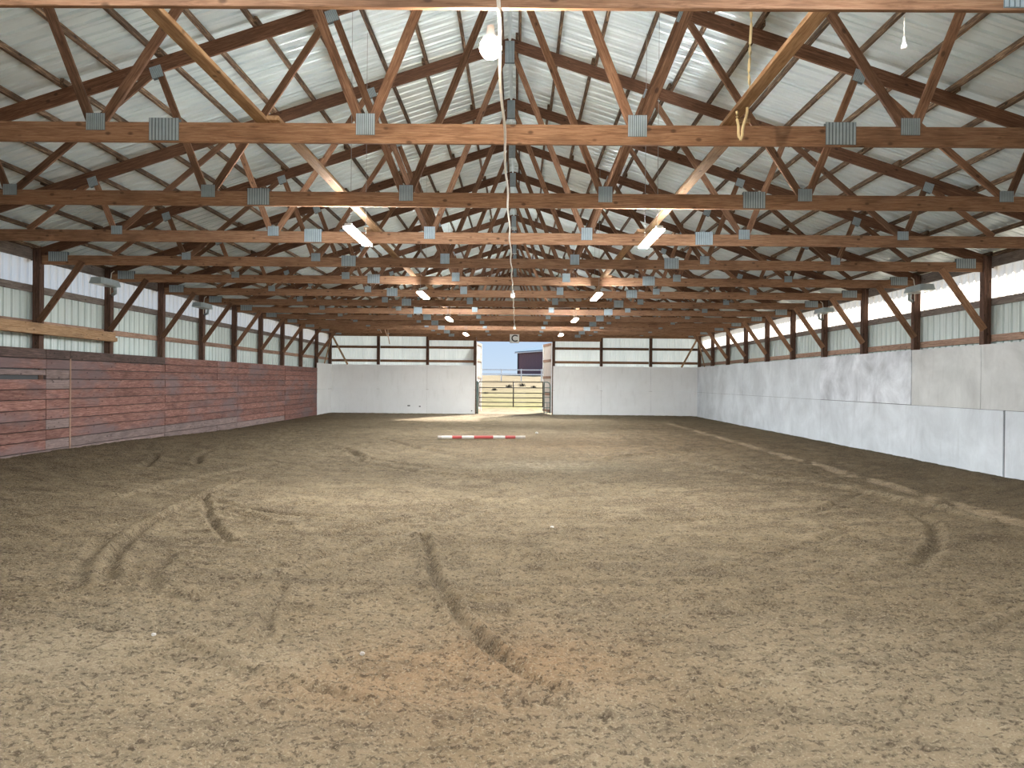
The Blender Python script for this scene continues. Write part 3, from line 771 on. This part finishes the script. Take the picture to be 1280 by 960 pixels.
t = empty('pull_cord', at_depth(1130, 52, 14.2), 'white plastic pull cord end hanging at the upper right', 'cord')
a = at_depth(1130, 52, 14.2)
MB().tube([a, Vector((a.x, a.y, CB * FT + .002))], 0.002, 5).build('string', M['conduit'], t)
MB().lathe([(0.001, 0.03), (.006, .028), (.01, -.005), (.018, -.03), (.018, -.042), (0.001, -.045)], a, 14).build('pull_bell', M['lampwhite'], t, smooth=True)
M['bale'] = flat('twine', (0.70, 0.50, 0.36), 0.8)
for k, (x0, x1, ya, yb, lb) in enumerate(((466, 472, 402, 413, 'short loop of pale twine hanging left of the other twine pieces'), (475, 477, 408, 416, 'short stub of pale twine between the hanging twine pieces'),
                             (481, 484, 405, 420, 'long pale twine strand hanging in front of the end wall'), (485, 487, 408, 430, 'longest pale twine strand, rightmost of the hanging pieces'))):
    p = [at_depth(x0, ya - 4, 109.8), at_depth((x0 + x1) / 2 - 1, (ya + yb) / 2, 109.7), at_depth(x1, yb, 109.7)]
    if k == 0: p.append(at_depth(473.6, 402, 109.75))
    tag(MB().tube(p, 0.022, 6).build('hanging_twine', M['bale'], smooth=True), lb, 'twine', 'twine hanging from the last truss')

# ------------------------------------------------------------------ ground pole
t = empty('ground_pole', V(-2.9, 67, 0.16), 'red and white striped jumping pole lying on the sand before the doorway', 'pole')
pa = ground_at(547, 549.5); pb = ground_at(656.5, 549.5)
cut = [547, 552, 565, 577, 592, 616, 631, 644, 656.5]; cols = ['polegrey', 'polewhite', 'polered', 'polewhite', 'polered', 'polewhite', 'polered', 'polegrey']
for k, cn in enumerate(cols):
    f0 = (cut[k] - 547) / 109.5; f1 = (cut[k + 1] - 547) / 109.5
    A = Vector(V(pa.x, pa.y, .22)).lerp(V(pb.x, pb.y, .22), f0); B = Vector(V(pa.x, pa.y, .22)).lerp(V(pb.x, pb.y, .22), f1)
    MB().tube([A, B], 0.042, 8).build('painted_band', M[cn], t)
# pale stone and scrap lying on the sand
def stone(px, py, r_, label, mt='polewhite', cat='stone'):
    g = ground_at(px, py); z = float(bank(np.array(g.x), np.array(g.y)))
    mb = MB(); n = 8; pr = [(0.001, r_), (r_ * .7, r_ * .75), (r_, 0.1 * r_), (r_ * .8, -r_ * .5), (0.001, -r_ * .6)]
    mb.lathe(pr, (0, 0, 0), n); rr = random.Random(px)
    mb.v = [(a * (1 + rr.uniform(-.2, .2)), b_ * (1 + rr.uniform(-.2, .2)) * .8, c_ * (.7 + rr.uniform(-.1, .1))) for a, b_, c_ in mb.v]
    tag(mb.build('stone' if cat == 'stone' else 'clod', M[mt], None, V(g.x, g.y, z + 0.03), smooth=False), label, cat)
stone(671, 541.5, 0.05, 'tiny white stone on the sand right of the striped pole')
stone(192, 795, 0.016, 'small pale stone in the sand at lower left')
stone(690, 660, 0.022, 'small pale chip on the sand near the middle')
stone(453, 819, 0.018, 'small brown stone on the sand left of the long groove', 'polegrey')

# ------------------------------------------------------------------ outside
hx = np.concatenate([np.linspace(-900, -80, 14), np.linspace(-70, 70, 71), np.linspace(80, 900, 14)])
hy = np.concatenate([np.linspace(118.3, 300, 110), np.linspace(306, 900, 60)])
HX, HY = np.meshgrid(hx, hy)
def hill(x, y):
    a = np.clip((y - 122) / 168, 0, None); h = np.where(a < 1, 5.55 * a ** 1.05, 5.55 + 4.6 * (1 - np.exp(-(y - 290) / 90)))
    return h + 0.010 * np.clip(x, -40, 60) * np.clip((y - 160) / 150, 0, 1)
HZ = hill(HX, HY) + 0.12 * vnoise(HX * .5, HY * .5, 51) * np.clip((HY - 122) / 15, 0, 1) - .02
v = np.stack([HX, HY, HZ], -1).reshape(-1, 3) * FT
ny2, nx2 = HX.shape; idx = np.arange(ny2 * nx2).reshape(ny2, nx2)
q = np.stack([idx[:-1, :-1], idx[:-1, 1:], idx[1:, 1:], idx[1:, :-1]], -1).reshape(-1, 4)
me = mesh('pasture', v, [tuple(int(i) for i in k) for k in q], True)
m, nt, b = mat('dry_grass')
geo = node(nt, 'ShaderNodeNewGeometry'); P = geo.outputs['Position']
n1 = noise(nt, P, 0.22, 5, 0.6); n2 = noise(nt, P, 1.6, 5, 0.7); sxyz = node(nt, 'ShaderNodeSeparateXYZ'); nt.links.new(P, sxyz.inputs[0])
c = ramp(nt, n1, [(0.35, (0.193, 0.150, 0.082)), (0.65, (0.281, 0.227, 0.136))])
gx = node(nt, 'ShaderNodeMapRange'); gx.inputs[1].default_value = 35; gx.inputs[2].default_value = 75; gx.inputs[3].default_value = 1; gx.inputs[4].default_value = 0
nt.links.new(sxyz.outputs['Y'], gx.inputs[0])
gg = math_(nt, 'MULTIPLY', gx.outputs[0], ramp(nt, n1, [(0.4, (0.25,) * 3), (0.62, (1,) * 3)]))
c = mix(nt, c, (0.203, 0.213, 0.048), math_(nt, 'MULTIPLY', gg, 0.8))
py = node(nt, 'ShaderNodeMapRange'); py.inputs[1].default_value = 37; py.inputs[2].default_value = 42; py.inputs[3].default_value = 1; py.inputs[4].default_value = 0
nt.links.new(sxyz.outputs['Y'], py.inputs[0])
c = mix(nt, c, (0.319, 0.271, 0.203), math_(nt, 'MULTIPLY', py.outputs[0], .85))
c = mix(nt, c, (0.077, 0.063, 0.034), ramp(nt, n2, [(0.52, (0, 0, 0)), (0.7, (0.7,) * 3)]))
nt.links.new(c, b.inputs['Base Color']); b.inputs['Roughness'].default_value = 1.0; b.inputs['Specular IOR Level'].default_value = 0.05
bump(nt, b, n2, 0.8, 0.08)
tag(link('pasture', me, m), kind='structure')
yard = MB()
for x0, x1, y0, y1 in ((-900, -31, -900, 118.3), (31, 900, -900, 118.3), (-31, 31, -900, FRONT)):
    yard.add([V(x0, y0, -.1), V(x1, y0, -.1), V(x1, y1, -.1), V(x0, y1, -.1)], [(0, 1, 2, 3)])
tag(yard.build('yard', m), kind='structure')

# rail fence across the slope
fn = empty('rail_fence', V(0, 290, 5.5), 'white rail fence crossing the grass slope outside', 'fence')
fx = [-30.2 + 8.05 * k for k in range(9)]
def fy(x): return 290 - 0.3 * (x)
for x in fx:
    h = float(hill(np.array(x), np.array(fy(x))))
    board('fence_post', (x, fy(x), h - .3), (x, fy(x), h + 4.9), 0.42, 0.42, M['vinyl'], fn, up=(0, 1, 0))
for a, b_ in zip(fx[:-1], fx[1:]):
    for z in (4.5, 2.7):
        ha = float(hill(np.array(a), np.array(fy(a)))); hb = float(hill(np.array(b_), np.array(fy(b_))))
        board('fence_rail', (a, fy(a) - .25, ha + z), (b_, fy(b_) - .25, hb + z), 0.42, 0.12, M['vinyl'], fn)

# barn on the rise
bn = empty('barn', V(0.6, 420, 10), 'red walled barn with a blue roof standing on the rise beyond the fence', 'barn')
c0 = Vector((0.9, 420)); al = Vector((14, -27)).normalized(); pr_ = Vector((27, 14)).normalized()
gz = 9.5; ez = 5.35 + 17.4; L1, L2 = 46.0, 40.0
def bp(a, b_, z): p = c0 + al * a + pr_ * b_; return V(p.x, p.y, z)
rz = ez + 0.24 * L2 / 2
def quadbox(pts, th, nm, mt, par):
    """thick slab from 4 points"""
    a, b_, c_, d_ = pts; n = (b_ - a).cross(d_ - a).normalized() * th
    return MB().add([a, b_, c_, d_, a + n, b_ + n, c_ + n, d_ + n], BOX_F).build(nm, mt, par)
st = 1.0
n_p = 23
for k in range(n_p):     # vertical steel panels of the long wall
    a0 = L1 / n_p * k; a1 = L1 / n_p * (k + 1) - 0.15
    quadbox((bp(a0, 0, gz), bp(a1, 0, gz), bp(a1, 0, ez), bp(a0, 0, ez)), 0.06, 'wall_panel', M['barnwall'], bn)
MB().add([bp(.1, .3, gz), bp(L1, .3, gz), bp(L1, L2, gz), bp(.1, L2, gz), bp(.1, .3, ez), bp(L1, .3, ez), bp(L1, L2, ez), bp(.1, L2, ez), bp(.1, L2 / 2, rz - .3), bp(L1, L2 / 2, rz - .3)],
         [(0, 1, 5, 4), (2, 3, 7, 6), (0, 4, 8, 7, 3), (1, 2, 6, 9, 5)]).build('wall', M['barnwall'], bn)
quadbox((bp(-1.5, -1.5, ez - .36), bp(L1 + 1.5, -1.5, ez - .36), bp(L1 + 1.5, L2 / 2, rz), bp(-1.5, L2 / 2, rz)), 0.12, 'roof', M['barnroof'], bn)
quadbox((bp(-1.5, L2 / 2, rz), bp(L1 + 1.5, L2 / 2, rz), bp(L1 + 1.5, L2 + 1.5, ez - .36), bp(-1.5, L2 + 1.5, ez - .36)), 0.12, 'roof', M['barnroof'], bn)
quadbox((bp(-1.3, -1.6, ez - 1.0), bp(L1 + 1.5, -1.6, ez - 1.0), bp(L1 + 1.5, -1.6, ez - .42), bp(-1.3, -1.6, ez - .42)), 0.1, 'fascia', M['barntrim'], bn)
quadbox((bp(-.1, -.25, gz), bp(.5, -.25, gz), bp(.5, -.25, ez - .5), bp(-.1, -.25, ez - .5)), 0.1, 'corner_trim', M['black'], bn)

# weed clumps on the slope
def weed(px, py, w_, label):
    yy = None
    # find the slope point under the pixel
    for y in np.arange(124, 300, 1.0):
        p = at_depth(px, py, y) / FT
        if p.z <= float(hill(np.array(p.x), np.array(p.y))): yy = y; break
    if yy is None: return
    p = at_depth(px, py, yy) / FT; mb = MB(); rr = random.Random(px)
    for k in range(70):
        a = rr.uniform(0, 6.28); rad = rr.uniform(0, w_ / 2); h = rr.uniform(.4, 1.0) * w_ * .42; lean = rr.uniform(.1, .5)
        x = p.x + rad * math.cos(a); y = p.y + rad * math.sin(a) * .6; z = float(hill(np.array(x), np.array(y))) - .05
        t_ = Vector((math.cos(a) * lean, math.sin(a) * lean, 1)) * h; s_ = Vector((-math.sin(a), math.cos(a), 0)) * .09
        b0 = Vector((x, y, z))
        mb.add([(b0 - s_) * FT, (b0 + s_) * FT, (b0 + t_ * .6 + s_ * .8) * FT, (b0 + t_) * FT, (b0 + t_ * .6 - s_ * .8) * FT], [(0, 1, 2, 3, 4)])
    tag(mb.build('weed_clump', M['weed']), label, 'weeds', 'dry weed clumps on the slope')
weed(653, 483, 3.2, 'largest dark weed clump seen through the gate, right of its middle upright')
weed(636, 484, 2.6, 'dark weed clump seen through the gate, left of its middle upright')
weed(667, 484.5, 1.8, 'small dark weed clump seen through the gate near its right end')
weed(618, 488, 1.8, 'small weed clump seen through the left half of the gate')
weed(607, 492, 1.3, 'lowest weed clump seen at the left end of the gate')
